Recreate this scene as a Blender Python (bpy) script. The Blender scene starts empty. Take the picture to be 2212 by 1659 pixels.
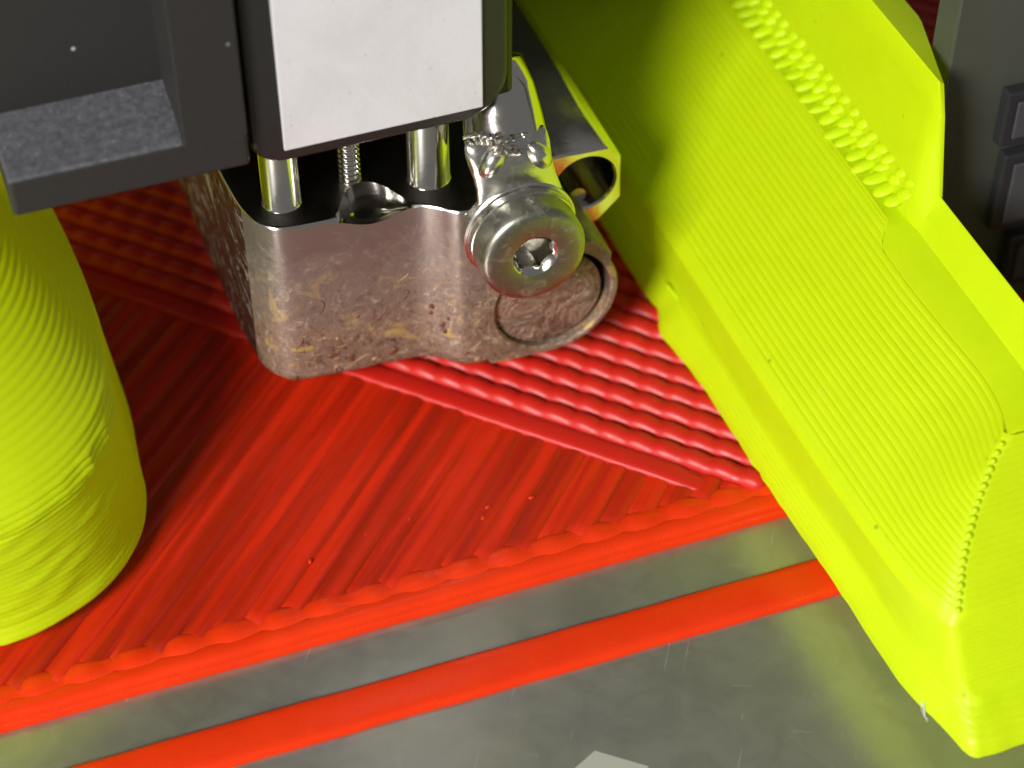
import bpy, math, random
from mathutils import Vector, noise
from math import sin, cos, pi, radians, sqrt, atan2

random.seed(7)
C = bpy.context.scene.collection
S = bpy.context.scene

# ---------------------------------------------------------------- camera (1 unit = 1 mm)
TH, PH, F, IW, IH = radians(45), radians(20), 4600.0, 2212.0, 1659.0
CAM = Vector((-9.91, -50.01, 51.94))
RIGHT = Vector((cos(PH), -sin(PH), 0)); FH = Vector((sin(PH), cos(PH), 0))
FWD = FH * cos(TH) + Vector((0, 0, -sin(TH))); UP = RIGHT.cross(FWD)
cd = bpy.data.cameras.new('camera'); cam = bpy.data.objects.new('camera', cd); C.objects.link(cam)
cam.location = CAM; cam.rotation_euler = FWD.to_track_quat('-Z', 'Y').to_euler()
cd.sensor_width = 36.0; cd.lens = 36.0 * F / IW
cd.clip_start = 1.0; cd.clip_end = 2000.0
cd.dof.use_dof = True
cd.dof.focus_distance = (Vector((6.0, -2.5, 9.5)) - CAM).dot(FWD)
cd.dof.aperture_fstop = 0.066; cd.dof.aperture_blades = 0
S.camera = cam

def at(u, v, **k):
    """the point where the line of sight through a photo pixel meets x=, y= or z= a plane"""
    r = RIGHT * ((u - IW / 2) / F) - UP * ((v - IH / 2) / F) + FWD
    a, val = next(iter(k.items())); i = 'xyz'.index(a)
    return CAM + r * ((val - CAM[i]) / r[i])

# ---------------------------------------------------------------- light
w = bpy.data.worlds.new('World'); S.world = w; w.use_nodes = True
w.node_tree.nodes['Background'].inputs['Color'].default_value = (1.0, 0.99, 0.96, 1)
w.node_tree.nodes['Background'].inputs['Strength'].default_value = 0.15
def lamp(name, target, heading, elev, dist, size, power, color=(1, 1, 1), size_y=None):
    l = bpy.data.lights.new(name, 'AREA'); o = bpy.data.objects.new(name, l); C.objects.link(o)
    h, e = radians(heading), radians(elev)
    d = Vector((sin(h) * cos(e), cos(h) * cos(e), -sin(e)))       # the way the light travels
    o.location = Vector(target) - d * dist
    o.rotation_euler = d.to_track_quat('-Z', 'Y').to_euler()
    l.size = size; l.energy = power; l.color = color
    if size_y: l.shape = 'RECTANGLE'; l.size_y = size_y
    return o
lamp('work_light', (5, 0, 5), 50, 32, 230, 62, 8.6e5, (1.0, 0.97, 0.93))
lamp('chamber_strip', (5, 0, 5), 200, 50, 240, 18, 0.02e5, (0.95, 0.98, 1.0), 150)
S.view_settings.view_transform = 'Standard'; S.view_settings.look = 'None'
S.view_settings.exposure = 0.0; S.view_settings.gamma = 1.0
S.cycles.max_bounces = 8

# ---------------------------------------------------------------- mesh helpers
def wloc(o):
    p = Vector((0, 0, 0))
    while o is not None: p += o.location; o = o.parent
    return p
def mk(name, vf, mat, parent=None, smooth=None, loc=None, bevel=0, seg=2):
    v, f = vf
    base = wloc(parent) if parent else Vector((0, 0, 0))
    off = base + (Vector(loc) if loc else Vector((0, 0, 0)))
    m = bpy.data.meshes.new(name)
    m.from_pydata([tuple(Vector(p) - off) for p in v], [], f)
    m.materials.append(mat); m.update()
    o = bpy.data.objects.new(name, m); C.objects.link(o)
    if parent: o.parent = parent
    if loc: o.location = loc
    import bmesh
    b = bmesh.new(); b.from_mesh(m); bmesh.ops.recalc_face_normals(b, faces=b.faces); b.to_mesh(m); b.free()
    if bevel:
        md = o.modifiers.new('bevel', 'BEVEL'); md.width = bevel; md.segments = seg; md.limit_method = 'ANGLE'; md.angle_limit = radians(35)
        md.harden_normals = False
    if smooth is not None:
        m.shade_smooth()
        if smooth < 180: m.set_sharp_from_angle(angle=radians(smooth))
    return o
def thing(name, label, cat, loc, group=None):
    o = bpy.data.objects.new(name, None); C.objects.link(o); o.location = loc
    o.empty_display_size = 0.5
    o['label'] = label; o['category'] = cat
    if group: o['group'] = group
    return o
def join(*vfs):
    V, Fc = [], []
    for v, f in vfs:
        n = len(V); V += list(v); Fc += [tuple(i + n for i in q) for q in f]
    return V, Fc
def grid(rows, closed_u=False, closed_v=False, cap0=False, cap1=False):
    """rows of points (equal length) skinned into quads"""
    n = len(rows[0]); V = [p for r in rows for p in r]; Fc = []
    for i in range(len(rows) - (0 if closed_u else 1)):
        a, b = i * n, ((i + 1) % len(rows)) * n
        for j in range(n - (0 if closed_v else 1)):
            k = (j + 1) % n
            Fc.append((a + j, a + k, b + k, b + j))
    if cap0: Fc.append(tuple(range(n))[::-1])
    if cap1: Fc.append(tuple(range((len(rows) - 1) * n, len(rows) * n)))
    return V, Fc
def frame_of(d):
    d = Vector(d).normalized(); a = Vector((0, 0, 1)) if abs(d.z) < .9 else Vector((1, 0, 0))
    x = a.cross(d).normalized(); return x, d.cross(x)
def tube(path, r, n=16, cap=True, flat=1.0, up=None):
    rows = []; N = len(path)
    for i, p in enumerate(path):
        p = Vector(p); d = Vector(path[min(i + 1, N - 1)]) - Vector(path[max(i - 1, 0)])
        if up: y = (Vector(up) - d.normalized() * Vector(up).dot(d.normalized())).normalized(); x = y.cross(d.normalized())
        else: x, y = frame_of(d)
        rr = r[i] if isinstance(r, (list, tuple)) else r
        rows.append([p + x * rr * cos(t) + y * rr * flat * sin(t) for t in (2 * pi * k / n for k in range(n))])
    return grid(rows, closed_v=True, cap0=cap, cap1=cap)
def lathe(prof, center, axis, n=32, cap0=False, cap1=False):
    """prof: (distance along axis, radius)"""
    c, a = Vector(center), Vector(axis).normalized(); x, y = frame_of(a)
    rows = [[c + a * s + x * r * cos(t) + y * r * sin(t) for t in (2 * pi * k / n for k in range(n))] for s, r in prof]
    return grid(rows, closed_v=True, cap0=cap0, cap1=cap1)
def prism(poly, axis, a0, a1):
    """closed polygon of 2-D points pushed along an axis"""
    put = {'y': lambda p, t: (p[0], t, p[1]), 'x': lambda p, t: (t, p[0], p[1]), 'z': lambda p, t: (p[0], p[1], t)}[axis]
    return grid([[put(p, a0) for p in poly], [put(p, a1) for p in poly]], closed_v=True, cap0=True, cap1=True)
def box(x0, x1, y0, y1, z0, z1):
    return prism([(x0, y0), (x1, y0), (x1, y1), (x0, y1)], 'z', z0, z1)
def ball(c, rx, ry, rz, d=(1, 0, 0), n=10, m=6):
    c = Vector(c); ax = Vector(d).normalized(); x, y = frame_of(ax); rows = []
    for i in range(m + 1):
        t = -pi / 2 + pi * i / m; q = max(cos(t), 0.02)
        rows.append([c + ax * rx * sin(t) + x * ry * q * cos(s) + y * rz * q * sin(s) for s in (2 * pi * k / n for k in range(n))])
    return grid(rows, closed_v=True, cap0=True, cap1=True)
def nz(*a): return noise.noise(Vector(a))
def lerp(a, b, t): return a + (b - a) * t
def spl(x, pts):
    """smooth (Catmull-Rom) version of interp"""
    if x <= pts[0][0]: return pts[0][1]
    if x >= pts[-1][0]: return pts[-1][1]
    for i in range(len(pts) - 1):
        (x0, y0), (x1, y1) = pts[i], pts[i + 1]
        if x <= x1:
            xa, ya = pts[max(i - 1, 0)]; xb, yb = pts[min(i + 2, len(pts) - 1)]
            m0 = (y1 - ya) / (x1 - xa); m1 = (yb - y0) / (xb - x0); h = x1 - x0; t = (x - x0) / h
            return (2*t**3 - 3*t*t + 1) * y0 + (t**3 - 2*t*t + t) * h * m0 + (-2*t**3 + 3*t*t) * y1 + (t**3 - t*t) * h * m1
def interp(x, pts):
    if x <= pts[0][0]: return pts[0][1]
    for (a, b), (c, d) in zip(pts, pts[1:]):
        if x <= c: return lerp(b, d, (x - a) / (c - a))
    return pts[-1][1]

# ---------------------------------------------------------------- materials
class Mat:
    def __init__(s, name, base, rough=.5, metal=0.0, spec=.5):
        s.m = bpy.data.materials.new(name); s.m.use_nodes = True
        s.t = s.m.node_tree; s.p = s.t.nodes['Principled BSDF']
        s.set('Base Color', (*base, 1)); s.set('Roughness', rough); s.set('Metallic', metal); s.set('Specular IOR Level', spec)
    def set(s, k, v): s.p.inputs[k].default_value = v
    def n(s, typ, **k):
        q = s.t.nodes.new(typ)
        for a, b in k.items():
            if a in q.inputs: q.inputs[a].default_value = b
            else: setattr(q, a, b)
        return q
    def link(s, a, b): s.t.links.new(a, b)
    def coords(s, scale=(1, 1, 1), rot=(0, 0, 0)):
        g = s.n('ShaderNodeNewGeometry'); m0 = s.n('ShaderNodeMapping'); mp = s.n('ShaderNodeMapping')
        m0.inputs['Rotation'].default_value = rot; mp.inputs['Scale'].default_value = scale
        s.link(g.outputs['Position'], m0.inputs['Vector']); s.link(m0.outputs['Vector'], mp.inputs['Vector']); return mp.outputs['Vector']
    def noise(s, scale, detail=4, rough=.6, vec=None, dist=0.0):
        q = s.n('ShaderNodeTexNoise'); q.inputs['Scale'].default_value = scale; q.inputs['Detail'].default_value = detail
        q.inputs['Roughness'].default_value = rough; q.inputs['Distortion'].default_value = dist
        s.link(vec if vec is not None else s.coords(), q.inputs['Vector']); return q.outputs['Fac']
    def ramp(s, fac, stops):
        r = s.n('ShaderNodeValToRGB'); e = r.color_ramp.elements
        while len(e) < len(stops): e.new(.5)
        for el, (p, c) in zip(e, stops):
            el.position = p; el.color = (*c, 1) if isinstance(c, tuple) else (c, c, c, 1)
        s.link(fac, r.inputs['Fac']); return r.outputs['Color']
    def mix(s, fac, a, b, blend='MIX'):
        q = s.n('ShaderNodeMix', data_type='RGBA', blend_type=blend)
        for sock, v in ((q.inputs['Factor'], fac), (q.inputs['A'], a), (q.inputs['B'], b)):
            pass
        ins = [i for i in q.inputs if i.enabled]
        for sock, v in zip(ins, (fac, a, b)):
            if hasattr(v, 'links'): s.link(v, sock)
            elif isinstance(v, tuple): sock.default_value = (*v, 1)
            else: sock.default_value = v
        return [o for o in q.outputs if o.enabled][0]
    def math(s, op, a, b=0.0):
        q = s.n('ShaderNodeMath', operation=op)
        for sock, v in zip(q.inputs, (a, b)):
            if hasattr(v, 'links'): s.link(v, sock)
            else: sock.default_value = v
        return q.outputs[0]
    def bump(s, h, strength=.3, dist=.05):
        b = s.n('ShaderNodeBump'); b.inputs['Strength'].default_value = strength; b.inputs['Distance'].default_value = dist
        s.link(h, b.inputs['Height']); s.link(b.outputs['Normal'], s.p.inputs['Normal'])
    def to(s, k, out): s.link(out, s.p.inputs[k])

def mat_yellow(name='yellow_green_plastic', thin=.36):
    s = Mat(name, (.62, .84, .004), .42, spec=.45)
    f = s.noise(.9, 5, .6)
    c = s.mix(f, (.58, .79, .003), (.69, .89, .006))
    vo = s.n('ShaderNodeTexVoronoi', feature='F1'); vo.inputs['Scale'].default_value = .8
    s.link(s.coords(), vo.inputs['Vector'])
    dots = s.ramp(vo.outputs['Distance'], [(.0, .8), (.05, .7), (.075, 0.0)])
    c = s.mix(s.math('MULTIPLY', dots, s.ramp(s.noise(.45, 2), [(.5, 0.0), (.58, 1.0)])), c, (.30, .36, .01))     # dust specks
    c = s.mix(s.ramp(s.noise(1.1, 6, .75, dist=.8), [(.64, 0.0), (.74, .35)]), c, (.70, .80, .16))                  # scuffs
    s.to('Base Color', c)
    s.to('Roughness', s.math('ADD', s.math('MULTIPLY', s.noise(3, 3), .25), .3))
    s.bump(s.noise(9, 6, .65), .12, .04)
    
    tr = s.n('ShaderNodeBsdfTranslucent'); tr.inputs['Color'].default_value = (.92, 1.0, .012, 1)     # thin hollow walls let light through
    mx = s.n('ShaderNodeMixShader'); mx.inputs['Fac'].default_value = thin
    s.link(s.p.outputs[0], mx.inputs[1]); s.link(tr.outputs[0], mx.inputs[2])
    s.link(mx.outputs[0], s.t.nodes['Material Output'].inputs['Surface'])
    return s.m
def mat_red(name, a, b, r0=.3, streak=0):
    s = Mat(name, a, r0, spec=.35)
    v = s.coords((1, 1, 1))
    c = s.mix(s.noise(.8, 5, .6, v), a, b)
    if streak:      # darker drawn-out streaks along the laid plastic: uneven tone plus painted ridge shade
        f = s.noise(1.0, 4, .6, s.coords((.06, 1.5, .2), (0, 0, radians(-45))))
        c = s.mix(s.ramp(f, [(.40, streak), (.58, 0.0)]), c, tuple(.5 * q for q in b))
    s.to('Base Color', c)
    s.to('Roughness', s.math('ADD', s.math('MULTIPLY', s.noise(2.5, 4), .25), r0 - .1))
    s.bump(s.noise(7, 5, .6), .12, .04)
    s.set('Subsurface Weight', .15); s.set('Subsurface Radius', (.8, .12, .05)); s.set('Subsurface Scale', .5)
    return s.m
def mat_plate():
    s = Mat('smooth_build_sheet', (.2, .2, .17), .25, .3, spec=.4)
    st = s.noise(1.1, 6, .7, s.coords((.16, 1.6, 1), (0, 0, radians(42))))
    big = s.noise(.12, 3, .5)
    fine = s.noise(5, 5, .7)
    c = s.mix(st, (.14, .142, .118), (.25, .25, .215))
    c = s.mix(s.ramp(big, [(.35, 0.0), (.65, 1.0)]), c, (.19, .195, .135))
    c = s.mix(s.ramp(fine, [(.66, 0.0), (.74, .45)]), c, (.38, .38, .35))
    sc1 = s.noise(1.0, 3, .5, s.coords((.35, 7.0, 1), (0, 0, radians(-58))))
    sc2 = s.noise(1.0, 2, .5, s.coords((.5, 9.0, 1), (0, 0, radians(21))))
    c = s.mix(s.ramp(sc1, [(.70, 0.0), (.73, .4)]), c, (.48, .48, .45))
    c = s.mix(s.ramp(sc2, [(.71, 0.0), (.74, .3)]), c, (.46, .46, .43))
    c = s.mix(s.ramp(s.noise(.55, 5, .7, dist=1.0), [(.4, 0.0), (.62, .45)]), c, (.11, .112, .09))
    s.to('Base Color', c)
    s.to('Roughness', s.math('ADD', s.math('MULTIPLY', st, .26), .07))
    s.bump(s.noise(14, 4, .6), .05, .02)
    s.set('Coat Weight', 1.0); s.set('Coat Roughness', .3); s.set('Coat IOR', 2.7)
    return s.m
def mat_black(name='matt_black_plastic', base=(.017, .0165, .016), rough=.55, specks=True, grain=8):
    s = Mat(name, base, rough, spec=.4)
    f = s.noise(grain, 6, .7)
    c = s.mix(f, tuple(x * .75 for x in base), tuple(x * 1.3 for x in base))
    if specks:
        vo = s.n('ShaderNodeTexVoronoi', feature='F1'); vo.inputs['Scale'].default_value = .9
        s.link(s.coords(), vo.inputs['Vector'])
        dots = s.ramp(vo.outputs['Distance'], [(.0, 1.0), (.045, .9), (.06, 0.0)])
        keep = s.ramp(s.noise(.5, 1), [(.5, 0.0), (.56, 1.0)])
        c = s.mix(s.math('MULTIPLY', dots, keep), c, (.4, .42, .38))
    s.to('Base Color', c); s.bump(f, .25, .05)
    return s.m
def mat_lit_grey():
    s = Mat('lit_dusty_grey', (.07, .07, .075), .6, spec=.5)
    f = s.noise(4.5, 6, .75); g = s.noise(1.3, 3, .5)
    c = s.mix(s.ramp(f, [(.35, 0.0), (.7, 1.0)]), (.036, .036, .042), (.095, .095, .105))  # lighter grey: the light on the sloping sill is put into the colour
    c = s.mix(s.ramp(s.noise(9, 3, .6), [(.68, 0.0), (.75, .7)]), c, (.3, .32, .32))
    s.to('Base Color', c); s.bump(f, .3, .05)
    return s.m
def mat_block():
    """nickel plated block with baked-on plastic over its lower part"""
    s = Mat('stained_nickel', (.5, .46, .43), .16, 1.0)
    g = s.n('ShaderNodeNewGeometry'); sp = s.n('ShaderNodeSeparateXYZ'); s.link(g.outputs['Position'], sp.inputs[0])
    hz = s.math('MULTIPLY', s.math('SUBTRACT', 8.0, sp.outputs['Z']), .17)     # residue is thickest near the tip, as it spatters up
    a = s.noise(.8, 7, .72, dist=1.0); b = s.noise(1.9, 7, .68, dist=1.6); d = s.noise(.45, 2, .5)
    m = s.math('ADD', s.math('ADD', s.math('MULTIPLY', a, .9), s.math('MULTIPLY', b, .55)), hz)
    mask = s.ramp(s.math('MULTIPLY', m, .5), [(.36, 0.0), (.52, .5), (.70, .9)])
    stain = s.ramp(b, [(.34, (.03, .013, .01)), (.42, (.12, .055, .035)), (.47, (.24, .15, .10)), (.505, (.10, .04, .026)), (.54, (.29, .20, .135)), (.575, (.16, .06, .04)), (.62, (.36, .31, .24))])
    stain = s.mix(s.ramp(s.noise(.9, 3, .5, dist=.6), [(.58, 0.0), (.66, .7)]), stain, (.5, .33, .07))
    white = s.ramp(s.noise(1.6, 5, .6, dist=3.0), [(.66, 0.0), (.70, .55), (.74, 0.0)])
    stain = s.mix(white, stain, (.62, .6, .58))
    th = s.noise(2.6, 4, .6, dist=4.5)
    stain = s.mix(s.ramp(th, [(.485, 0.0), (.497, .75), (.509, 0.0)]), stain, (.52, .40, .26))
    th2 = s.noise(2.1, 4, .6, s.coords((1, 1, 1), (1, 2, 3)), 4.0)
    stain = s.mix(s.ramp(th2, [(.48, 0.0), (.495, .8), (.51, 0.0)]), stain, (.09, .03, .018))
    black = s.ramp(s.noise(5.5, 2, .5), [(.74, 0.0), (.77, .9)])
    stain = s.mix(black, stain, (.02, .018, .015))
    s.to('Base Color', s.mix(mask, (.26, .23, .205), stain))
    s.to('Metallic', s.math('SUBTRACT', .72, s.math('MULTIPLY', mask, .6)))
    s.to('Roughness', s.math('ADD', s.math('MULTIPLY', mask, .25), s.math('ADD', .2, s.math('MULTIPLY', s.noise(.8, 4), .2))))
    s.set('Anisotropic', .8); s.set('Anisotropic Rotation', .25); tg = s.n('ShaderNodeTangent', direction_type='RADIAL', axis='Z'); s.to('Tangent', tg.outputs[0])
    s.bump(s.math('ADD', s.math('MULTIPLY', b, mask), s.math('MULTIPLY', a, .1)), .28, .1)
    return s.m
def mat_side():
    s = Mat('scratched_dark_nickel', (.16, .10, .09), .2, .85)
    f = s.noise(2.4, 6, .75, s.coords((1, .42, 1.0), (radians(-38), 0, 0)), 1.2)
    c = s.mix(s.ramp(f, [(.54, 0.0), (.62, .9)]), (.15, .07, .06), (.62, .58, .56))
    s.to('Base Color', c); s.to('Roughness', s.ramp(f, [(.5, .12), (.64, .42)])); s.bump(f, .7, .15)
    return s.m
def mat_chrome(name, base=(.74, .71, .67), rough=.09, dirt=0.0, bump=.05):
    s = Mat(name, base, rough, 1.0)
    f = s.noise(1.7, 6, .7, dist=.8)
    if dirt:
        k = s.ramp(f, [(.52, 0.0), (.7, dirt)])
        s.to('Base Color', s.mix(k, base, (.25, .17, .1)))
        s.to('Metallic', s.math('SUBTRACT', 1.0, s.math('MULTIPLY', k, .7)))
    s.to('Roughness', s.math('ADD', s.math('MULTIPLY', f, .18), rough - .05)); s.bump(f, bump, .08)
    return s.m
def mat_heater():
    s = Mat('burnt_residue', (.22, .13, .09), .3, .25, .6)
    f = s.noise(.9, 5, .65, dist=1.4)
    s.to('Base Color', s.ramp(f, [(.3, (.05, .03, .025)), (.43, (.16, .095, .07)), (.52, (.30, .20, .16)), (.6, (.17, .10, .075)), (.7, (.46, .43, .40))]))
    s.to('Roughness', s.math('ADD', s.math('MULTIPLY', s.noise(2.2, 3), .4), .1)); s.bump(f, .9, .35)
    return s.m
def mat_label():
    s = Mat('white_label_film', (.80, .79, .82), .45, spec=.4)
    c = s.mix(s.noise(6, 5, .6), (.54, .53, .555), (.62, .61, .64))
    c = s.mix(s.ramp(s.noise(.35, 5, .65, dist=.6), [(.42, 0.0), (.7, .35)]), c, (.43, .42, .42))
    c = s.mix(s.ramp(s.noise(4.2, 2, .5), [(.73, 0.0), (.76, .5)]), c, (.25, .24, .22))
    s.to('Base Color', c); s.bump(s.noise(20, 3), .04, .02)
    return s.m
def mat_board():
    s = Mat('grey_green_board', (.05, .055, .045), .4, spec=.5)
    s.to('Base Color', s.mix(s.noise(.5, 4, .6), (.045, .048, .038), (.065, .07, .056)))
    return s.m

YEL = mat_yellow(); YEL2 = mat_yellow('thin_yellow_green_plastic', .40)
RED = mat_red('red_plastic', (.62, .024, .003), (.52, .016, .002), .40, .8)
RED2 = mat_red('glossy_red_plastic', (.46, .012, .007), (.53, .016, .009), .38)
RED4 = mat_red('shaded_red_plastic', (.44, .013, .002), (.54, .022, .003), .38, .8)  # darker copy for every third line, ridge shade put into the colour
RED3 = mat_red('orange_red_plastic', (.72, .040, .004), (.60, .024, .003), .22)
PLATE = mat_plate(); BLK = mat_black(); LITGREY = mat_lit_grey()
GLOSSBLK = mat_black('satin_black_cover', (.016, .016, .015), .3, False, 16)
SHADEBLK = mat_black('shaded_black_plastic', (.006, .006, .006), .6, False)  # near-black copy for the unseen rear body, its shade put into the colour
BLOCK = mat_block(); SIDE = mat_side()
CHROME = mat_chrome('bright_nickel'); DARKCH = mat_chrome('dull_nickel', (.42, .40, .36), .16, 0, .1)
STEEL = mat_chrome('tarnished_steel', (.31, .31, .26), .34, .7, .12); SHINY = mat_chrome('worn_steel', (.62, .6, .54), .16, .3, .1); TIN = mat_chrome('tinned_copper', (.70, .68, .65), .17, .2, .2)
HEAT = mat_heater(); LABEL = mat_label(); BOARD = mat_board()
BORE = Mat('dark_bore', (.16, .145, .12), .3, 1.0).m
CHIP = mat_black('chip_black', (.02, .02, .024), .4, False); CHIPTOP = mat_black('chip_grey', (.05, .05, .058), .5, False)
WISP = Mat('white_plastic_fluff', (.5, .5, .46), .5).m

# ---------------------------------------------------------------- the setting
plate = mk('build_plate', box(-90, 110, -70, 120, -1.5, 0), PLATE)
plate['kind'] = 'structure'
q = [at(1232, 1668, z=0), at(1285, 1622, z=0), at(1402, 1656, z=0), at(1380, 1675, z=0)]  # reflective spot on the plate, put into colour as a thin pale decal
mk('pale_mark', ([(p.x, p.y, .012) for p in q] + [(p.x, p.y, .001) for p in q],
   [(0, 1, 2, 3), (0, 4, 5, 1), (1, 5, 6, 2), (2, 6, 7, 3), (3, 7, 4, 0)]), Mat('pale_spot', (.34, .345, .30), .4).m, plate)

# ---------------------------------------------------------------- red print
print_ = thing('red_print', 'large flat red print of diagonal plastic lines lying on the grey plate', '3d print', (1.5, -9.8, 0))
V1, V2 = 3.45, 60.0
mk('base_layer', box(-34, 62, -9.62, 48, .004, .26), RED, print_)
def bead(p0, p1, w, h, z, step=.5, wob=.0, per=0, amp=0, seed=0, taper0=True, taper1=True, wvar=.0, blob=None, sq=.8, tilt=0.0, fade=0):
    """one laid down line of plastic: a rounded ribbon with a bumpy top"""
    p0, p1 = Vector((*p0, z)), Vector((*p1, z)); L = (p1 - p0).length; d = (p1 - p0) / L; s = Vector((-d.y, d.x, 0))
    n = max(2, int(L / step)); rows = []
    for i in range(n + 1):
        t = L * i / n; e = 1.0; fd = min(1.0, (L - t) / fade) if fade else 1.0
        if taper0: e = min(e, sqrt(max(.02, 1 - max(0, 1 - t / (w * .5)) ** 2)))
        if taper1: e = min(e, sqrt(max(.02, 1 - max(0, 1 - (L - t) / (w * .5)) ** 2)))
        c = p0 + d * t
        k = 1 + wvar * nz(t * .35, seed, 3) ; hh = h * (1 + .5 * wvar * nz(t * .5, seed, 9))
        off = wob * nz(t * .8, seed * 3.1, 0)
        if per:
            ph = 2 * pi * (t / per) + seed * 1.3 + .8 * nz(t * .5, seed, 5)
            hh += amp * (sin(ph) + .35 * sin(2 * ph + 1)); k += .55 * amp / h * sin(ph) * .35
        if blob and L - t < blob * 1.6:
            b = math.exp(-((L - t - blob * .55) / (blob * .55)) ** 2); hh += .05 * b; k += .06 * b
        row = []
        for a in (0, 25, 50, 72, 90, 108, 130, 155, 180):
            ca, sa = cos(radians(a)), sin(radians(a))
            x = .5 * w * k * e * (abs(ca) ** sq) * (.45 + .55 * fd) * (1 if ca >= 0 else -1)
            row.append(c + s * (x + off) + Vector((0, 0, hh * e * fd ** .7 * sa ** sq - (1 - fd) * (.12 if fade else 0) + tilt * x)))
        rows.append(row)
    return grid(rows, cap0=True, cap1=True)
R2 = sqrt(.5)
# lower layer: lines run along (1, 1), from the front border up to the rope-like lines
PITCH = 1.06
i = 0; u = -18.0
while u < 24.5:
    # x - y = u ; start on y = -9.05, end on x + y = V1 + .5
    y0 = -8.95; p0 = (u + y0, y0); sv = V1 + .9; p1 = ((sv + u) / 2, (sv - u) / 2)
    if p1[1] - p0[1] > .4 and p0[0] > -27 and p0[0] < 16:
        wv = PITCH * random.uniform(.88, 1.0)
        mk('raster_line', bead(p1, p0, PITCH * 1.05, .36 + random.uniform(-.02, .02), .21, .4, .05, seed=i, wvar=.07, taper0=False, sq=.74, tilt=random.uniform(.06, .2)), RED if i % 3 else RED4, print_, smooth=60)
    u += PITCH; i += 1
# upper layer: rope-like lines along (1, -1)
v = V1 + .32; i = 0; PU = .86
while v < 52:
    y_end = -9.0
    pts = (v - y_end, y_end)
    a = (v - 46, 46) if v < 12 else ((v - 46) if v - 46 > -30 else -30, 0)
    x0 = max(-26.0, v - 46); p0 = (x0, v - x0); x1 = min(v + 9.0, 50); p1 = (x1, v - x1)
    if v > 9: # beyond the right duct only the far stretch is laid
        pass
    if i == 0: vf = bead(p0, p1, .86, .19, .50, .35, .03, 1.05, .008, i, wvar=.05, sq=.6, fade=2.2)
    else: vf = bead(p0, p1, .82, .41 + random.uniform(-.02, .02), .42, .16 if v < 16 else .3, .03, 1.0, .042, i * 1.7, wvar=.06, sq=.85)
    mk('rope_line', vf, RED2, print_, smooth=70)
    v += PU * sqrt(2); i += 1
# border lines along the front edge
for k, (y, z, h, wd) in enumerate(((-8.62, .27, .33, 1.02), (-9.14, .22, .33, .80), (-9.31, .004, .30, .66))):
    mk('border_line', bead((-34, y), (62, y - .67), wd, h, z, .35, .03, 1.5, .055 if k == 0 else .004, 40 + k, wvar=.12 if k == 0 else .05, sq=.8 if k == 0 else .7), RED3, print_, smooth=70)
for k in range(7):
    c = [at(1148, 1075, z=.56), at(1054, 1095, z=.56), at(1044, 1118, z=.56), at(1340, 1005, z=.56), at(884, 1122, z=.55), at(790, 1155, z=.55), at(670, 1212, z=.55)][k]
    mk('plastic_crumb', ball(c, .11, .06, .05, (1, .4 * k, 0)), RED3, print_, smooth=180)

# ---------------------------------------------------------------- skirt strip
strip = thing('skirt_strip', 'single bright red plastic strip lying alone on the plate in front of the print', 'plastic strip', (2, -12.6, 0))
mk('skirt_line', bead((-36, -12.21), (60, -13.27), 1.50, .27, .004, .5, .02, seed=61, wvar=.04, sq=.5), RED3, strip, smooth=75)

# ---------------------------------------------------------------- right duct
rd = thing('nozzle_duct', 'long yellow-green printed duct with a sharp front corner, right of the metal block', 'air duct', (16.5, -20.9, 1.2))
PITCHZ = .125
prof = []      # (x, z, normal displacement weight)
def main_x(z): return interp(z, [(1.2, 13.44), (1.5, 13.50), (2.1, 13.97), (2.3, 14.0), (4.15, 13.86), (4.4, 14.0), (7.5, 18.95)])
zz = 1.2
while zz < 7.5 - 1e-6:
    for s_, d in ((0, 0.0), (.16, .8), (.5, 1.0), (.84, .8)):
        z = zz + s_ * PITCHZ
        if z < 7.5: prof.append((main_x(z), z, d))
    zz += PITCHZ
prof.append((18.95, 7.5, 0))
def oxA(y): return spl(y, [(-21.2, 1.15), (-19.9, .93), (-18.4, .56), (-16.5, .42), (-14.4, .38), (-8.7, .10), (4, -.12), (30, -.5)])
def oxB(y): return spl(y, [(-21.2, 1.2), (-18.5, .92), (-17, .48), (-14.4, .22), (-8.7, .05), (4, -.12), (30, -.5)])
def oxz(y, z):
    if z < 4.4: return lerp(oxA(y), oxB(y), min(1, max(0, (z - 2.2) / 2.2)))
    return lerp(oxB(y), oxC(y), (z - 4.4) / 3.1)
def oxC(y): return spl(y, [(-15.4, -.5), (-14.8, -.28), (-13.7, .12), (-12.4, .27), (-10, .14), (-8, .05), (-3, .12), (30, .3)])
def ztop(y): return lerp(7.18, 7.5, min(1, max(0, (y + 6.2) / .7)))       # the ledge is cut lower in front of the tall wall
def yfront(z): return interp(z, [(1.2, -21.15), (1.6, -20.9), (2.1, -20.0), (2.6, -19.5), (4.5, -18.45), (6, -16.35), (7.18, -14.85), (7.5, -14.5)])
rows = []
NY, NC, NX = 110, 7, 30
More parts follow.
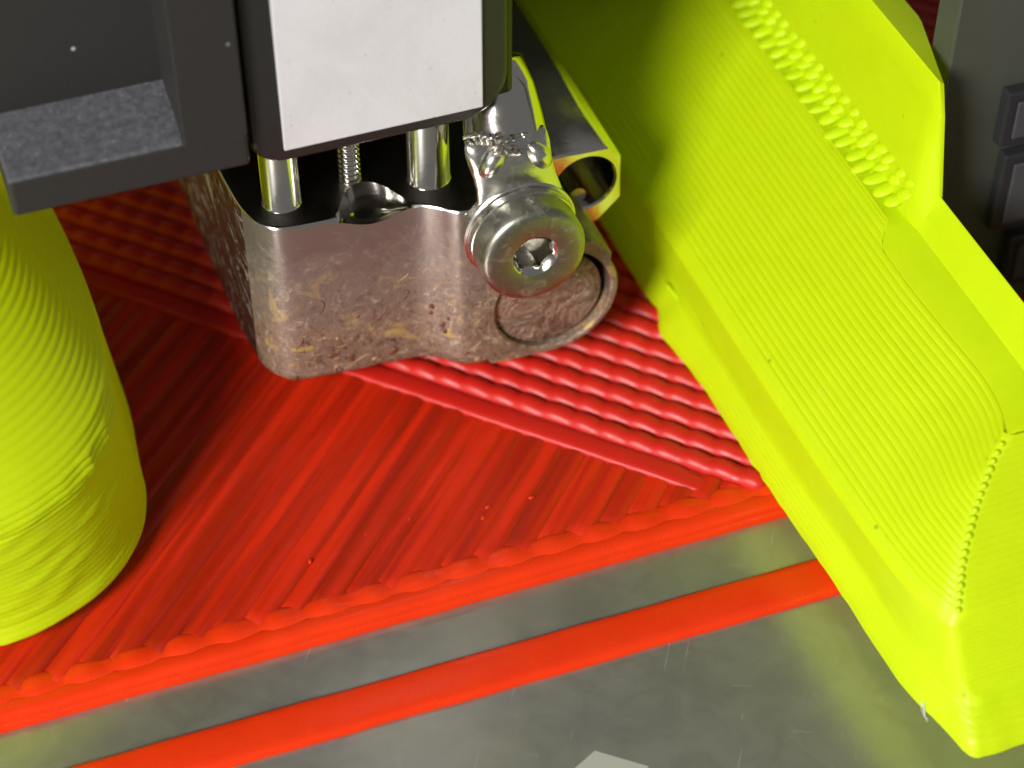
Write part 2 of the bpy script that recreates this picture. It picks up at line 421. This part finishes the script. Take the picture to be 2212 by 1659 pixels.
for x, z, d in prof:
    yf = yfront(z); t = max(0, (z - 4.3) / 3.2); row = []; rc = lerp(.36, .26, min(1, max(0, (z - 4.2) / .9)))
    amp = .03 if z > 4.5 else (.006 if z > 2.0 else .02)
    for k in range(NY + 1):
        y = lerp(30, yf + rc, (k / NY) ** .75)
        zt = ztop(y); ze = min(z, zt); xe = x if z <= zt else main_x(zt); ox = oxz(y, ze)
        nn = .012 * nz(y * .4, z * 2, 1) + .004 * nz(y * 3, z * 9, 4)
        if z < 2.6:   # ragged bottom edge with a lifted flake and melted spots
            e = (2.6 - z) / 1.4
            nn += e * (.05 * nz(y * 1.3, 2, z) + .34 * math.exp(-((y + 1.7) / (.40 if y > -1.7 else 1.7)) ** 2) - .12 * math.exp(-((y + .55) / .3) ** 2) + .08 * math.exp(-((y + 9) / 1.5) ** 2) * nz(y * 3, z * 3, 2))
        if 2.2 < z < 3.0: nn += .05 * max(0, nz(y * .9, z * 2, 7))
        dd = amp * d * (1 + .6 * nz(y * .12, z * 7, 3)) + nn
        if z > zt: dd = 0
        row.append((xe + ox - dd * (.55 if z > 4.5 else .95), y, ze + (dd * .8 if z > 4.5 else 0)))
    if z > 7.18: z = 7.18; x = main_x(z); yf = yfront(z)
    ox = oxz(yf, z); xc = x + ox
    for k in range(1, NC):
        a = pi / 2 * k / NC; dd = amp * d + .03
        row.append((xc + rc - (rc + dd * .6) * cos(a), yf + rc - (rc + dd * .6) * sin(a), z))
    for k in range(NX + 1):
        xx = xc + rc + (20.55 - xc) * k / NX; dd = .035 * d + .02 * nz(xx * .8, z * 3, 11)
        if z < 2.3: dd += .10 * nz(xx * 1.2, z, 5)
        row.append((xx, yf - dd, z))
    rows.append(row)
mk('duct_body', join(grid(rows), ([rows[0][0], rows[0][NY], rows[0][-1], (20.55, 30, 1.2)], [(0, 1, 2, 3)])), YEL, rd, smooth=50)
# top of the duct: a flat ledge, then a low ridge in front and a tall wall behind
ystep = -6.0; rows = []
for k in range(0, 120):
    y = lerp(30, -14.80, k / 119)
    up = min(1, max(0, (y - ystep) / .35)); up = up * up * (3 - 2 * up)
    zt = ztop(y); px = main_x(zt) + oxz(y, zt) + .01
    ew, eh = lerp(20.40, 20.15, up), lerp(8.70, 12.72, up)
    hi = max(0, y - 2) * 2; eh += hi  # wall raised out of view, added to shade the print behind
    g = min(1, max(0, (y + 5.6) / 4.2)); fx, fz = lerp(ew + .10, 21.7, g), lerp(eh - .12, 12.0 + hi, g)
    dxn = lerp(19.78, 19.70, up); wob = .02 * nz(y * 1.5, 5, 5)
    row = [(px, y, zt), (px + .06, y, zt + .045), (dxn - .12, y, 7.46), (dxn, y, 7.48)]
    for j in range(1, 5): row.append((lerp(dxn, ew, j / 5) + .012 * nz(y, j, 3), y, lerp(7.48, eh, j / 5)))
    row += [(ew - .05, y, eh - .06), (ew, y, eh), (fx, y, fz), (fx + .12, y, 2)]
    rows.append(row)
rows.append([(p[0], -14.87, min(p[2], 7.1)) for p in rows[-1][:-1]] + [(rows[-1][-1][0], -14.87, 2)])
mk('duct_top', grid(rows), YEL, rd, smooth=38)
# beads left where each layer starts: down the front corner, and along the foot of the tall wall
seam = None
def copies(name, src, pos, rot=None, sc=None):
    o = src.copy(); C.objects.link(o); o.parent = rd; o.location = Vector(pos) - rd.location
    if rot: o.rotation_euler = rot
    if sc: o.scale = sc
    return o
z = 4.5
bm_ = ball((0, 0, 0), .10, .10, .10)
while z < 7.1:
    t = max(0, (z - 4.3) / 3.2); yf = yfront(z); xc = main_x(z) + oxz(yf, z)
    p = Vector((xc + .07 + random.uniform(-.012, .012), yf + .07, z + .06))
    if seam is None:
        seam = mk('seam_bead', ([Vector(q) + rd.location for q in bm_[0]], bm_[1]), YEL, rd, smooth=180); seam.location = p - rd.location
    else: copies('seam_bead', seam, p, None, [random.uniform(.85, 1.2)] * 3)
    z += .125
blob = None
bm2 = ball((0, 0, 0), .48, .26, .115, (1, -.12, .3), 12, 8)
for k in range(20):
    y = 7.6 - k * .66; xw = 19.68; f = 1 if y > -4 else .75
    for j, (dx, dz, sc) in enumerate(((-.10, .10, 1.1), (.06, .62, .8), (.10, 1.1, .5))):
        p = Vector((xw + dx + random.uniform(-.05, .05), y + random.uniform(-.08, .08) - .18 * j, 7.66 + dz + random.uniform(-.05, .05)))
        s3 = [sc * f * random.uniform(.75, 1.15), random.uniform(.8, 1.15), random.uniform(.8, 1.2)]
        if blob is None:
            blob = mk('zigzag_bead', ([Vector(q) + rd.location for q in bm2[0]], bm2[1]), YEL, rd, smooth=180); blob.location = p - rd.location
        else: copies('zigzag_bead', blob, p, (0, 0, random.uniform(-.15, .15)), s3)
# lifted flake of plastic on the lower edge
fl = at(1447, 640, z=2.0)
mk('loose_flake', tube([fl + Vector((.05, .5, .25)), fl + Vector((.0, .2, .3)), fl + Vector((.10, -.1, .2)), fl + Vector((.16, -.6, .12)), fl + Vector((.34, -1.2, .1)), fl + Vector((.5, -1.7, .05))],
   [.02, .07, .05, .06, .05, .02], 8, flat=.6), YEL, rd, smooth=180)
fl = at(1690, 965, z=2.3)
mk('melted_lump', ball(fl + Vector((.12, 0, 0)), .7, .10, .08, (-.05, 1, .0)), YEL, rd, smooth=180)
a0 = at(1990, 1490, z=1.6)
for k in range(5):
    pts = [a0 + Vector((-.03 * j + .10 * nz(j * .7, k, 1), -.16 * j + .06 * k, -.10 * j + .08 * nz(j * .9, k, 4))) for j in range(6)]
    mk('plastic_wisp', tube(pts, .010, 5), WISP, rd, smooth=180)

# ---------------------------------------------------------------- left duct
ld = thing('nozzle_duct', 'rounded yellow-green printed duct with curved layer lines, left of the metal block', 'air duct', (-9.5, -7.5, 1.2))
rows = []; zz = 1.2
def inset(z): return interp(z, [(1.2, 0), (1.35, -.06), (1.8, .12), (5.5, .38), (5.9, .62), (12.3, 7.2)])
BEND = [(-4, -.12), (-1.6, .04), (1, .26), (3.8, .16), (7, -.12), (11.5, -.32), (34, -.8)]
while zz < 11.9:
    for s_, d in ((0, 0.0), (.3, 1.0), (.6, 1.1), (.85, .6)):
        z = zz + s_ * .19; nf = inset(z); ns = (z - 1.2) * .12 if z < 6.2 else .6 + (z - 6.2) * .8; row = []
        amp = .038 if z > 5.1 else .010
        R = 5.4 + .06 * max(0, z - 5)
        xr, yf = -5.2 - ns * .92, -7.5 + nf
        cxx, cyy = xr - R, yf + R
        for k in range(40):
            y = lerp(34, cyy, (k / 39) ** .8)
            row.append((xr + spl(y, BEND) + amp * d * .8, y, z))
        b0 = spl(cyy, BEND)
        for k in range(1, 29):
            a = pi / 2 * k / 28; rag = 0; wa = min(1, a / .5)
            if z < 5.5: rag = wa * (.07 * nz(a * 3, z * .8, 3) * (1.3 - z / 5) + .10 * max(0, nz(a * 4 + z * .8, z * 2.2, 6)))
            if abs(z - 5.6) < .28: rag += wa * (.14 * max(0, nz(a * 9, 1, 2)) + .03)
            dd = amp * d + rag
            row.append((cxx + (R + dd) * cos(a) + b0 * cos(a), cyy - (R + dd) * sin(a), z))
        for k in range(1, 26):
            x = cxx - k * .6; dd = amp * d + (.06 * nz(x * .8, z * .9, 3) if z < 5 else 0)
            row.append((x, yf - dd + .0012 * k * k, z))
        rows.append(row)
    zz += .19
mk('duct_body', join(grid(rows), (rows[0], [tuple(range(len(rows[0])))])), YEL2, ld, smooth=55)

# ---------------------------------------------------------------- heater block
ZT = 9.0
hb = thing('heater_block', 'nickel heater block caked with brown burnt plastic, in the centre above the red print', 'heater block', (4, 2, 2.2))
# (x, y, how far the top edge lies back, how far the front edge of that bevel dips)
OUT = [(-.85, 11, .06, .05), (-.82, 8, .06, .05), (-.78, 5, .06, .05), (-.70, 2.5, .06, .05), (-.58, 1.0, .06, .05), (-.46, .3, .06, .06), (-.27, -.25, .07, .06), (.0, -.6, .08, .07), (.34, -.84, .1, .08),
       (.8, -.95, .10, .09), (1.4, -1.0, .10, .1), (1.9, -1.03, .12, .12), (2.25, -1.05, .30, .18), (2.55, -1.07, .85, .28), (2.9, -1.09, 1.35, .40), (3.3, -1.10, 1.52, .46), (3.7, -1.12, 1.42, .40), (4.05, -1.14, 1.05, .26), (4.35, -1.17, .5, .15),
       (4.6, -1.22, .16, .1), (4.85, -1.32, .1, .1), (5.1, -1.47, .1, .1), (5.35, -1.66, .1, .1), (5.55, -1.84, .1, .1), (5.72, -1.97, .1, .1), (5.9, -2.06, .1, .1), (6.2, -2.13, .1, .1), (6.55, -2.17, .1, .1), (6.9, -2.18, .1, .1)]
def dense(P, k=3):
    out = []
    for i in range(len(P) - 1):
        a, b, c, d = P[max(i - 1, 0)], P[i], P[i + 1], P[min(i + 2, len(P) - 1)]
        kk = k if i > 3 else 6
        for j in range(kk):
            t = j / kk
            out.append(tuple(.5 * ((2 * b[m]) + (-a[m] + c[m]) * t + (2 * a[m] - 5 * b[m] + 4 * c[m] - d[m]) * t * t + (-a[m] + 3 * b[m] - 3 * c[m] + d[m]) * t ** 3) for m in range(4)))
    return out + [P[-1]]
D = dense(OUT)
cols = []; tops = []
for i, (x, y, inn, dip) in enumerate(D):
    a, b = D[max(i - 1, 0)], D[min(i + 1, len(D) - 1)]
    tx, ty = b[0] - a[0], b[1] - a[1]; L = sqrt(tx * tx + ty * ty); nx, ny = -ty / L, tx / L      # inward
    if ny < 0 and abs(tx) > abs(ty): nx, ny = -nx, -ny
    if abs(ty) >= abs(tx) and nx < 0: nx, ny = -nx, -ny
    if inn > .25: nx, ny = 0, 1
    rag = .05 * nz(x * 1.7, y * 1.3, 2)
    col = [(x + nx * .5, y + ny * .5, 2.2 + .03 * rag), (x + nx * .2, y + ny * .2, 2.22 + rag), (x + nx * .03, y + ny * .03, 2.42 + rag)]
    col += [(x, y, lerp(2.7, ZT - dip, k / 8)) for k in range(9)]
    cols.append(col)
    m = 5
    tp = [(x, y, ZT - dip)]
    for k in range(1, m + 1):
        t = k / m; e = inn * t; zz_ = ZT - dip * (1 - t) ** (2 if inn < .3 else 1.0) - (.32 * (1 - .2 * t) * sin(pi * t) * min(1, max(0, (inn - .25))) if inn > .25 else 0)
        tp.append((x + nx * e, y + ny * e, zz_))
    tops.append(tp)
nside = 26     # the first columns are the left flank
mk('left_flank', grid(cols[:nside + 1]), SIDE, hb, smooth=180)
mk('front_face', grid(cols[nside:]), BLOCK, hb, smooth=180)
mk('bright_rim', grid(tops), CHROME, hb, smooth=45)
lip = [t[-1] for t in tops]
topv = [(p[0], p[1], ZT) for p in lip] + [(9.3, -1.9, ZT), (9.3, 11, ZT)]
mk('top_face', (topv, [tuple(range(len(topv)))]), DARKCH, hb)
botv = [c[0] for c in cols] + [(6.9, 11, 2.2)]
mk('under_face', (botv, [tuple(range(len(botv)))[::-1]]), BLOCK, hb)
mk('back_shoulder', box(6.92, 9.3, -1.95, 11, 6.7, ZT - .004), DARKCH, hb, bevel=.08)
# right lobe that clamps the heater cartridge: outline, hole and bore
def lobe(name, cx, cz, r, outer, y0, y1, mat, depth, n=72):
    rows = [[], [], [], [], []]
    for k in range(n):
        a = 2 * pi * k / n; ro = outer(a); c, s = cos(a), sin(a)
        for row, (rr, y) in zip(rows, ((ro - .02, y1), (ro, y0 + .1), (ro - .07, y0), (r + .07, y0), (r, y0 + .07))): row.append((cx + rr * c, y, cz + rr * s))
    rows.append([(cx + r * cos(2 * pi * k / n), y0 + depth, cz + r * sin(2 * pi * k / n)) for k in range(n)])
    return mk(name, grid(rows, closed_v=True), mat, hb, smooth=40)
def poly_r(cx, cz, pts):
    def f(a):
        d = (cos(a), sin(a)); best = 9
        for (x0, z0), (x1, z1) in zip(pts, pts[1:] + pts[:1]):
            ex, ez = x1 - x0, z1 - z0; den = d[0] * ez - d[1] * ex
            if abs(den) < 1e-9: continue
            t = ((x0 - cx) * ez - (z0 - cz) * ex) / den; s = ((x0 - cx) * d[1] - (z0 - cz) * d[0]) / den
            if t > 0 and -1e-6 <= s <= 1 + 1e-6: best = min(best, t)
        return best
    return f
LX, LZ, LR = 8.95, 4.42, 2.02
out1 = [(LX + 2.30 * cos(radians(a)), LZ + 2.28 * sin(radians(a))) for a in range(-90, 31, 6)]
out1 += [(11.05, 5.75), (10.6, 6.45), (10.2, 6.7), (6.62, 6.7), (6.62, 2.24), (8.0, 2.16)]
lobe('cartridge_clamp', LX, LZ, LR, poly_r(LX, LZ, out1), -2.2, 10, BLOCK, .9)
rows = []
for k in range(9):
    r = LR * .93 * k / 8 + .001
    rows.append([(LX - .13 + r * cos(2 * pi * j / 48), -2.02 + .06 * nz(r * cos(2 * pi * j / 48) * 1.1, r * sin(2 * pi * j / 48) * 1.1, 2) + (.06 if k > 7 else 0), LZ + r * sin(2 * pi * j / 48)) for j in range(48)])
mk('cartridge_end', grid(rows, closed_v=True), HEAT, hb, smooth=180)
UX, UZ, UR = 10.73, 7.42, 1.04
out2 = [(9.42, 8.55), (9.6, 8.8), (11.49, 8.72), (12.0, 8.2), (12.03, 6.5), (11.2, 5.66), (10.5, 5.6), (9.42, 6.3)]
lobe('sensor_clamp', UX, UZ, UR, poly_r(UX, UZ, out2), -.3, 13, CHROME, 2.4)
mk('sensor_bore', ([(UX + UR * cos(2 * pi * j / 32), 1.9, UZ + UR * sin(2 * pi * j / 32)) for j in range(32)], [tuple(range(32))]), BORE, hb)
mk('sensor_slot', lathe([(-.01, .30), (1.75, .30)], (UX - .1, .1, UZ - UR + .25), (0, 1, 0), 16, True, True), DARKCH, hb, smooth=40)
mk('nozzle', lathe([(0, 2.0), (.25, 2.0), (1.25, .45), (1.35, .3)], (3.2, 3.2, 2.2), (0, 0, -1), 32, True, True), DARKCH, hb, smooth=30)
# burnt crust and strings stuck to the front of the block
TAN = mat_red('tan_residue', (.36, .23, .11), (.26, .13, .07), .4); BRN = mat_red('brown_residue', (.10, .035, .02), (.18, .07, .04), .35)
FRONT = [(p[0], p[1]) for p in D[nside:]]
for k in range(26):
    x = random.uniform(.3, 6.5); z = 2.6 + 4.3 * random.random() ** 1.6; L = random.uniform(.25, .8); a = random.uniform(0, pi); b = random.uniform(-6, 6); pts = []
    for j in range(7):
        t = j / 6 - .5; px = min(6.8, max(.1, x + L * t * cos(a) + .18 * b * t * t)); pz = z + L * t * sin(a) + .1 * b * t * t
        pts.append((px, interp(px, FRONT) - .004, pz))
    mk('burnt_string', tube(pts, [.008, .02, .026, .024, .026, .018, .008], 6), TAN if k % 3 else BRN, hb, smooth=180)
for k in range(22):
    x = random.uniform(.2, 6.6); z = 2.5 + 2.6 * random.random() ** 1.7; q = random.uniform(.05, .13)
    mk('burnt_crust', ball((x, interp(x, FRONT) + .01, z), q * random.uniform(.8, 1.7), .05, q, (1, 0, random.uniform(-.8, .8)), 9, 6), (BRN, TAN, BRN)[k % 3], hb, smooth=180)
# pins that carry the block
def pin(x, y, r, z1, thread=False):
    if not thread:
        vf = lathe([(-.02, r + .05), (.04, r), (z1 - ZT, r)], (x, y, ZT), (0, 0, 1), 32)
    else:
        pr = [(-.02, r)]; z = 0
        while z < z1 - ZT: pr += [(z, r - .05), (z + .07, r), (z + .11, r), (z + .17, r - .05)]; z += .2
        vf = lathe(pr, (x, y, ZT), (0, 0, 1), 24)
    mk('threaded_pin' if thread else 'support_pin', vf, CHROME, hb, smooth=60)
pin(.80, .42, .61, 14); pin(3.15, .85, .36, 14, True); pin(5.48, -.02, .68, 14)

# ---------------------------------------------------------------- black cover with white label
CY = -1.9
def rounded(x0, x1, z0, z1, rl, rr, n=10):
    P = [(x0, z1)]
    P += [(x0 + rl - rl * cos(pi / 2 * k / n), z0 + rl - rl * sin(pi / 2 * k / n)) for k in range(n + 1)]
    P += [(x1 - rr + rr * sin(pi / 2 * k / n), z0 + rr - rr * cos(pi / 2 * k / n)) for k in range(n + 1)]
    return P + [(x1, z1)]
cl, cb, cr = at(531, 220, y=CY).x, at(800, 310, y=CY).z, at(1099, 60, y=CY).x
cov = thing('label_cover', 'black rounded cover plate carrying a plain white label, above the heater block', 'cover plate', ((cl + cr) / 2, CY, cb))
outl = rounded(cl, cr, cb, 24, 1.0, 1.55)
def inset_poly(P, d):
    c = (sum(p[0] for p in P) / len(P), sum(p[1] for p in P) / len(P)); Q = []
    x0, x1, z0 = min(p[0] for p in P), max(p[0] for p in P), min(p[1] for p in P)
    for x, z in P: Q.append((lerp(x0 + d, x1 - d, (x - x0) / (x1 - x0)), z0 + d + (z - z0) * (1 - d / 13)))
    return Q
rows = []
for d, y in ((.30, .60), (.06, .55), (0, .40), (0, .16), (.03, .08), (.09, .02), (.17, 0)):
    rows.append([(x, CY + y, z) for x, z in inset_poly(outl, d)])
mk('cover_body', grid(rows, closed_v=True, cap0=True, cap1=True), GLOSSBLK, cov, smooth=50)
l0, l1 = at(617, 320, y=CY - .1), at(1042, 236, y=CY - .1)
zb = (l0.z + l1.z) / 2
mk('label', box(l0.x - .04, l1.x + .02, CY - .12, CY - .002, zb, 23.6), LABEL, cov, bevel=.03)
mk('backing_block', box(cl + .5, 7.9, -1.28, 9.5, 12.5, 26), GLOSSBLK, cov, bevel=.2)

# ---------------------------------------------------------------- dark housing at the left
HY = -2.3
hx0, hx1 = at(22, 430, y=HY).x, at(526, 200, y=HY).x
hz0 = .5 * (at(20, 465, y=HY).z + at(525, 370, y=HY).z)
sz = .5 * (at(20, 395, y=HY).z + at(390, 310, y=HY).z); sx = at(388, 250, y=HY).x
hs = thing('carriage_housing', 'dark grey plastic housing at top left with a sunken panel above a dusty sloping sill', 'housing', ((hx0 + hx1) / 2, HY, hz0))
mk('lower_bar', box(hx0, hx1, HY, 6, hz0, sz), BLK, hs, bevel=.14, seg=3)
mk('side_frame', box(sx, hx1 - .003, HY + .004, 6, sz - .2, 26), BLK, hs, bevel=.05)
BY = HY + 2.3
bz, bx = .5 * (at(0, 248, y=BY).z + at(370, 160, y=BY).z), at(368, 80, y=BY).x
mk('recessed_panel', box(hx0 - 6, bx + .3, BY, BY + .6, sz - .2, 26), BLK, hs)
mk('lit_dusty_sill', ([(hx0 + .03, HY + .02, sz), (sx + .01, HY + .02, sz + .01), (bx, BY + .02, bz), (hx0 - .0, BY + .02, bz),
                   (hx0 + .03, HY + .02, sz - .3), (sx, HY + .02, sz - .3), (bx, BY + .02, sz - .3), (hx0, BY + .02, sz - .3)],
   [(0, 1, 2, 3), (0, 4, 5, 1), (1, 5, 6, 2), (0, 3, 7, 4), (3, 2, 6, 7)]), LITGREY, hs, bevel=.07)
mk('side_reveal', ([(sx, HY + .03, sz), (sx, HY + .03, 26), (bx, BY, 26), (bx, BY, bz), (sx + .3, HY + .03, sz), (sx + .3, HY + .03, 26), (bx + .3, BY, 26), (bx + .3, BY, bz)],
   [(0, 1, 2, 3), (4, 5, 6, 7), (0, 4, 7, 3)]), LITGREY, hs)

mk('rear_body', box(-26, 30, 10.5, 40, 11, 40), SHADEBLK, hs, bevel=.4)

# ---------------------------------------------------------------- ring terminal, wire and clamp screw
SX, SZ = 7.62, 8.2
rt = thing('ring_terminal', 'crimped silver ring terminal with a metal sleeve, held under the hex screw', 'cable terminal', (SX, -2.4, SZ))
n = 40; ro, ri, y0, y1 = 1.86, .9, -2.66, -2.24
mk('ring', lathe([(0, ri), (0, ro - .06), (.06, ro), (y1 - y0 - .05, ro), (y1 - y0, ro - .05), (y1 - y0, ri)], (SX, y0, SZ), (0, 1, 0), n), TIN, rt, smooth=40)
mk('washer', lathe([(0, ri), (0, 1.70), (.05, 1.76), (.30, 1.76), (.34, 1.7)], (SX, -3.02, SZ), (0, 1, 0), n), SHINY, rt, smooth=40)
# neck and crimped barrel: cross sections going up and slightly back
secs = []
for s_, (cx, cy, cz, wd, dp, groove) in enumerate([(7.66, -2.45, 9.0, 1.5, .2, 0), (7.64, -2.42, 9.6, 1.36, .22, 0), (7.58, -2.34, 10.0, 1.30, .28, 0), (7.52, -2.2, 10.4, 1.30, .36, .0), (7.46, -2.1, 10.8, 1.34, .42, 0), (7.42, -2.0, 11.1, 1.36, .42, 0), (7.40, -1.9, 11.35, 1.34, .36, 0), (7.40, -1.8, 11.5, 1.26, .26, 0)]):
    row = []
    for k in range(48):
        a = 2 * pi * k / 48; x = wd * (abs(cos(a)) ** .75) * (1 if cos(a) >= 0 else -1)
        y = -dp * sin(a) if sin(a) > 0 else -.35 * dp * sin(a)
        if sin(a) > 0: y += groove * math.exp(-(x / .33) ** 2) * 1.4
        row.append((cx + x + .03 * nz(k * .3, s_, 1), cy + y + .07 * nz(x * 1.2, s_ * .7, 4), cz + (.04 * nz(x * 1.3, 3, 1) if s_ > 5 else 0)))
    secs.append(row)
mk('crimp_barrel', grid(secs, closed_v=True, cap0=True, cap1=True), TIN, rt, smooth=60)
for (u_, v_, sx_, sz_, tilt) in ((1060, 344, .60, .66, .5), (1157, 332, .55, .66, -.5)):
    mk('crimp_wing', ball(at(u_, v_, y=-2.12), sz_, sx_, .40, (tilt, -.25, 1), 18, 12), TIN, rt, smooth=180)
for k in range(18):
    if k < 13: u_, v_ = random.uniform(1070, 1140), random.uniform(292, 332)
    else: u_, v_ = 1024 + (k - 13) * 13, 293 + random.uniform(-3, 6)
    p = at(u_, v_, y=-2.85 + (332 - v_) * .02)
    mk('wire_strand', tube([p + Vector((-.12, .5, -.45)), p + Vector((-.03, .12, -.1)), p + Vector((.03, -.02, .03))], .085, 8), SHINY, rt, smooth=60)
pa = [at(1092, 300, y=-1.2), at(1084, 255, y=-.75), at(1072, 200, y=-.25), at(1052, 140, y=.2), at(1046, 120, y=.35)]
mk('metal_sleeve', tube(pa, [1.30, 1.27, 1.22, 1.12, .6], 32, cap=True, up=(1, 0, 0)), CHROME, rt, smooth=60)
SCREW_TILT = radians(-2.5)
sc = thing('hex_screw', 'silver cap screw with a hexagonal socket, fixing the ring terminal to the block', 'screw', (SX, -3.0, SZ))
HYF = -4.0; R = 1.72
hexp = lambda a, r: r * cos(pi / 6) / cos(((a + 1e-9) % (pi / 3)) - pi / 6)
n = 48; rows = []
for rr, y in ((R, -3.02), (R, HYF + .22), (R - .05, HYF + .1), (R - .16, HYF + .02), (R - .3, HYF), (.80, HYF), (.74, HYF + .02)):
    rows.append([(SX + rr * cos(2 * pi * k / n), y, SZ + rr * sin(2 * pi * k / n)) for k in range(n)])
mk('screw_head', grid(rows, closed_v=True), STEEL, sc, smooth=40)
rows = []
for t, y in ((0, HYF + .021), (.6, HYF + .12), (1, HYF + .26), (1, HYF + 1.05)):
    rows.append([(SX + lerp(.74, hexp(2 * pi * k / n + .25, .62), t) * cos(2 * pi * k / n), y, SZ + lerp(.74, hexp(2 * pi * k / n + .25, .62), t) * sin(2 * pi * k / n)) for k in range(n)])
mk('hex_socket', grid(rows, closed_v=True, cap1=True), CHROME, sc, smooth=25)
mk('screw_shank', lathe([(0, .85), (2.4, .85)], (SX, -3.0, SZ), (0, 1, 0), 24, True, True), STEEL, sc, smooth=40)
sc.rotation_euler.x = SCREW_TILT

# ---------------------------------------------------------------- circuit board at the right edge
PY = -4.0
px0 = .5 * (at(2070, 0, y=PY).x + at(2060, 130, y=PY).x)
pb = thing('circuit_board', 'blurred grey-green circuit board with small dark chips, upright at the right edge', 'circuit board', (30, -4, .6))
mk('board', box(px0, 44, PY, PY + 1.2, .62, 24), BOARD, pb, bevel=.08)
for (u0, v0, u1, v1) in ((2168, 190, 2240, 300), (2160, 325, 2240, 478), (2172, 500, 2240, 600)):
    a, b = at(u0, v0, y=PY - .1), at(u1, v1, y=PY - .1)
    zt, zb_ = a.z, max(.9, at(u0, v1, y=PY - .1).z)
    ch = mk('chip', box(a.x, b.x + 1, PY - .5, PY - .004, zb_, zt), CHIP, pb, bevel=.08)
    mk('chip_lid', box(a.x + .35, b.x + .8, PY - .62, PY - .503, zb_ + .35, zt - .35), CHIPTOP, ch, bevel=.05)
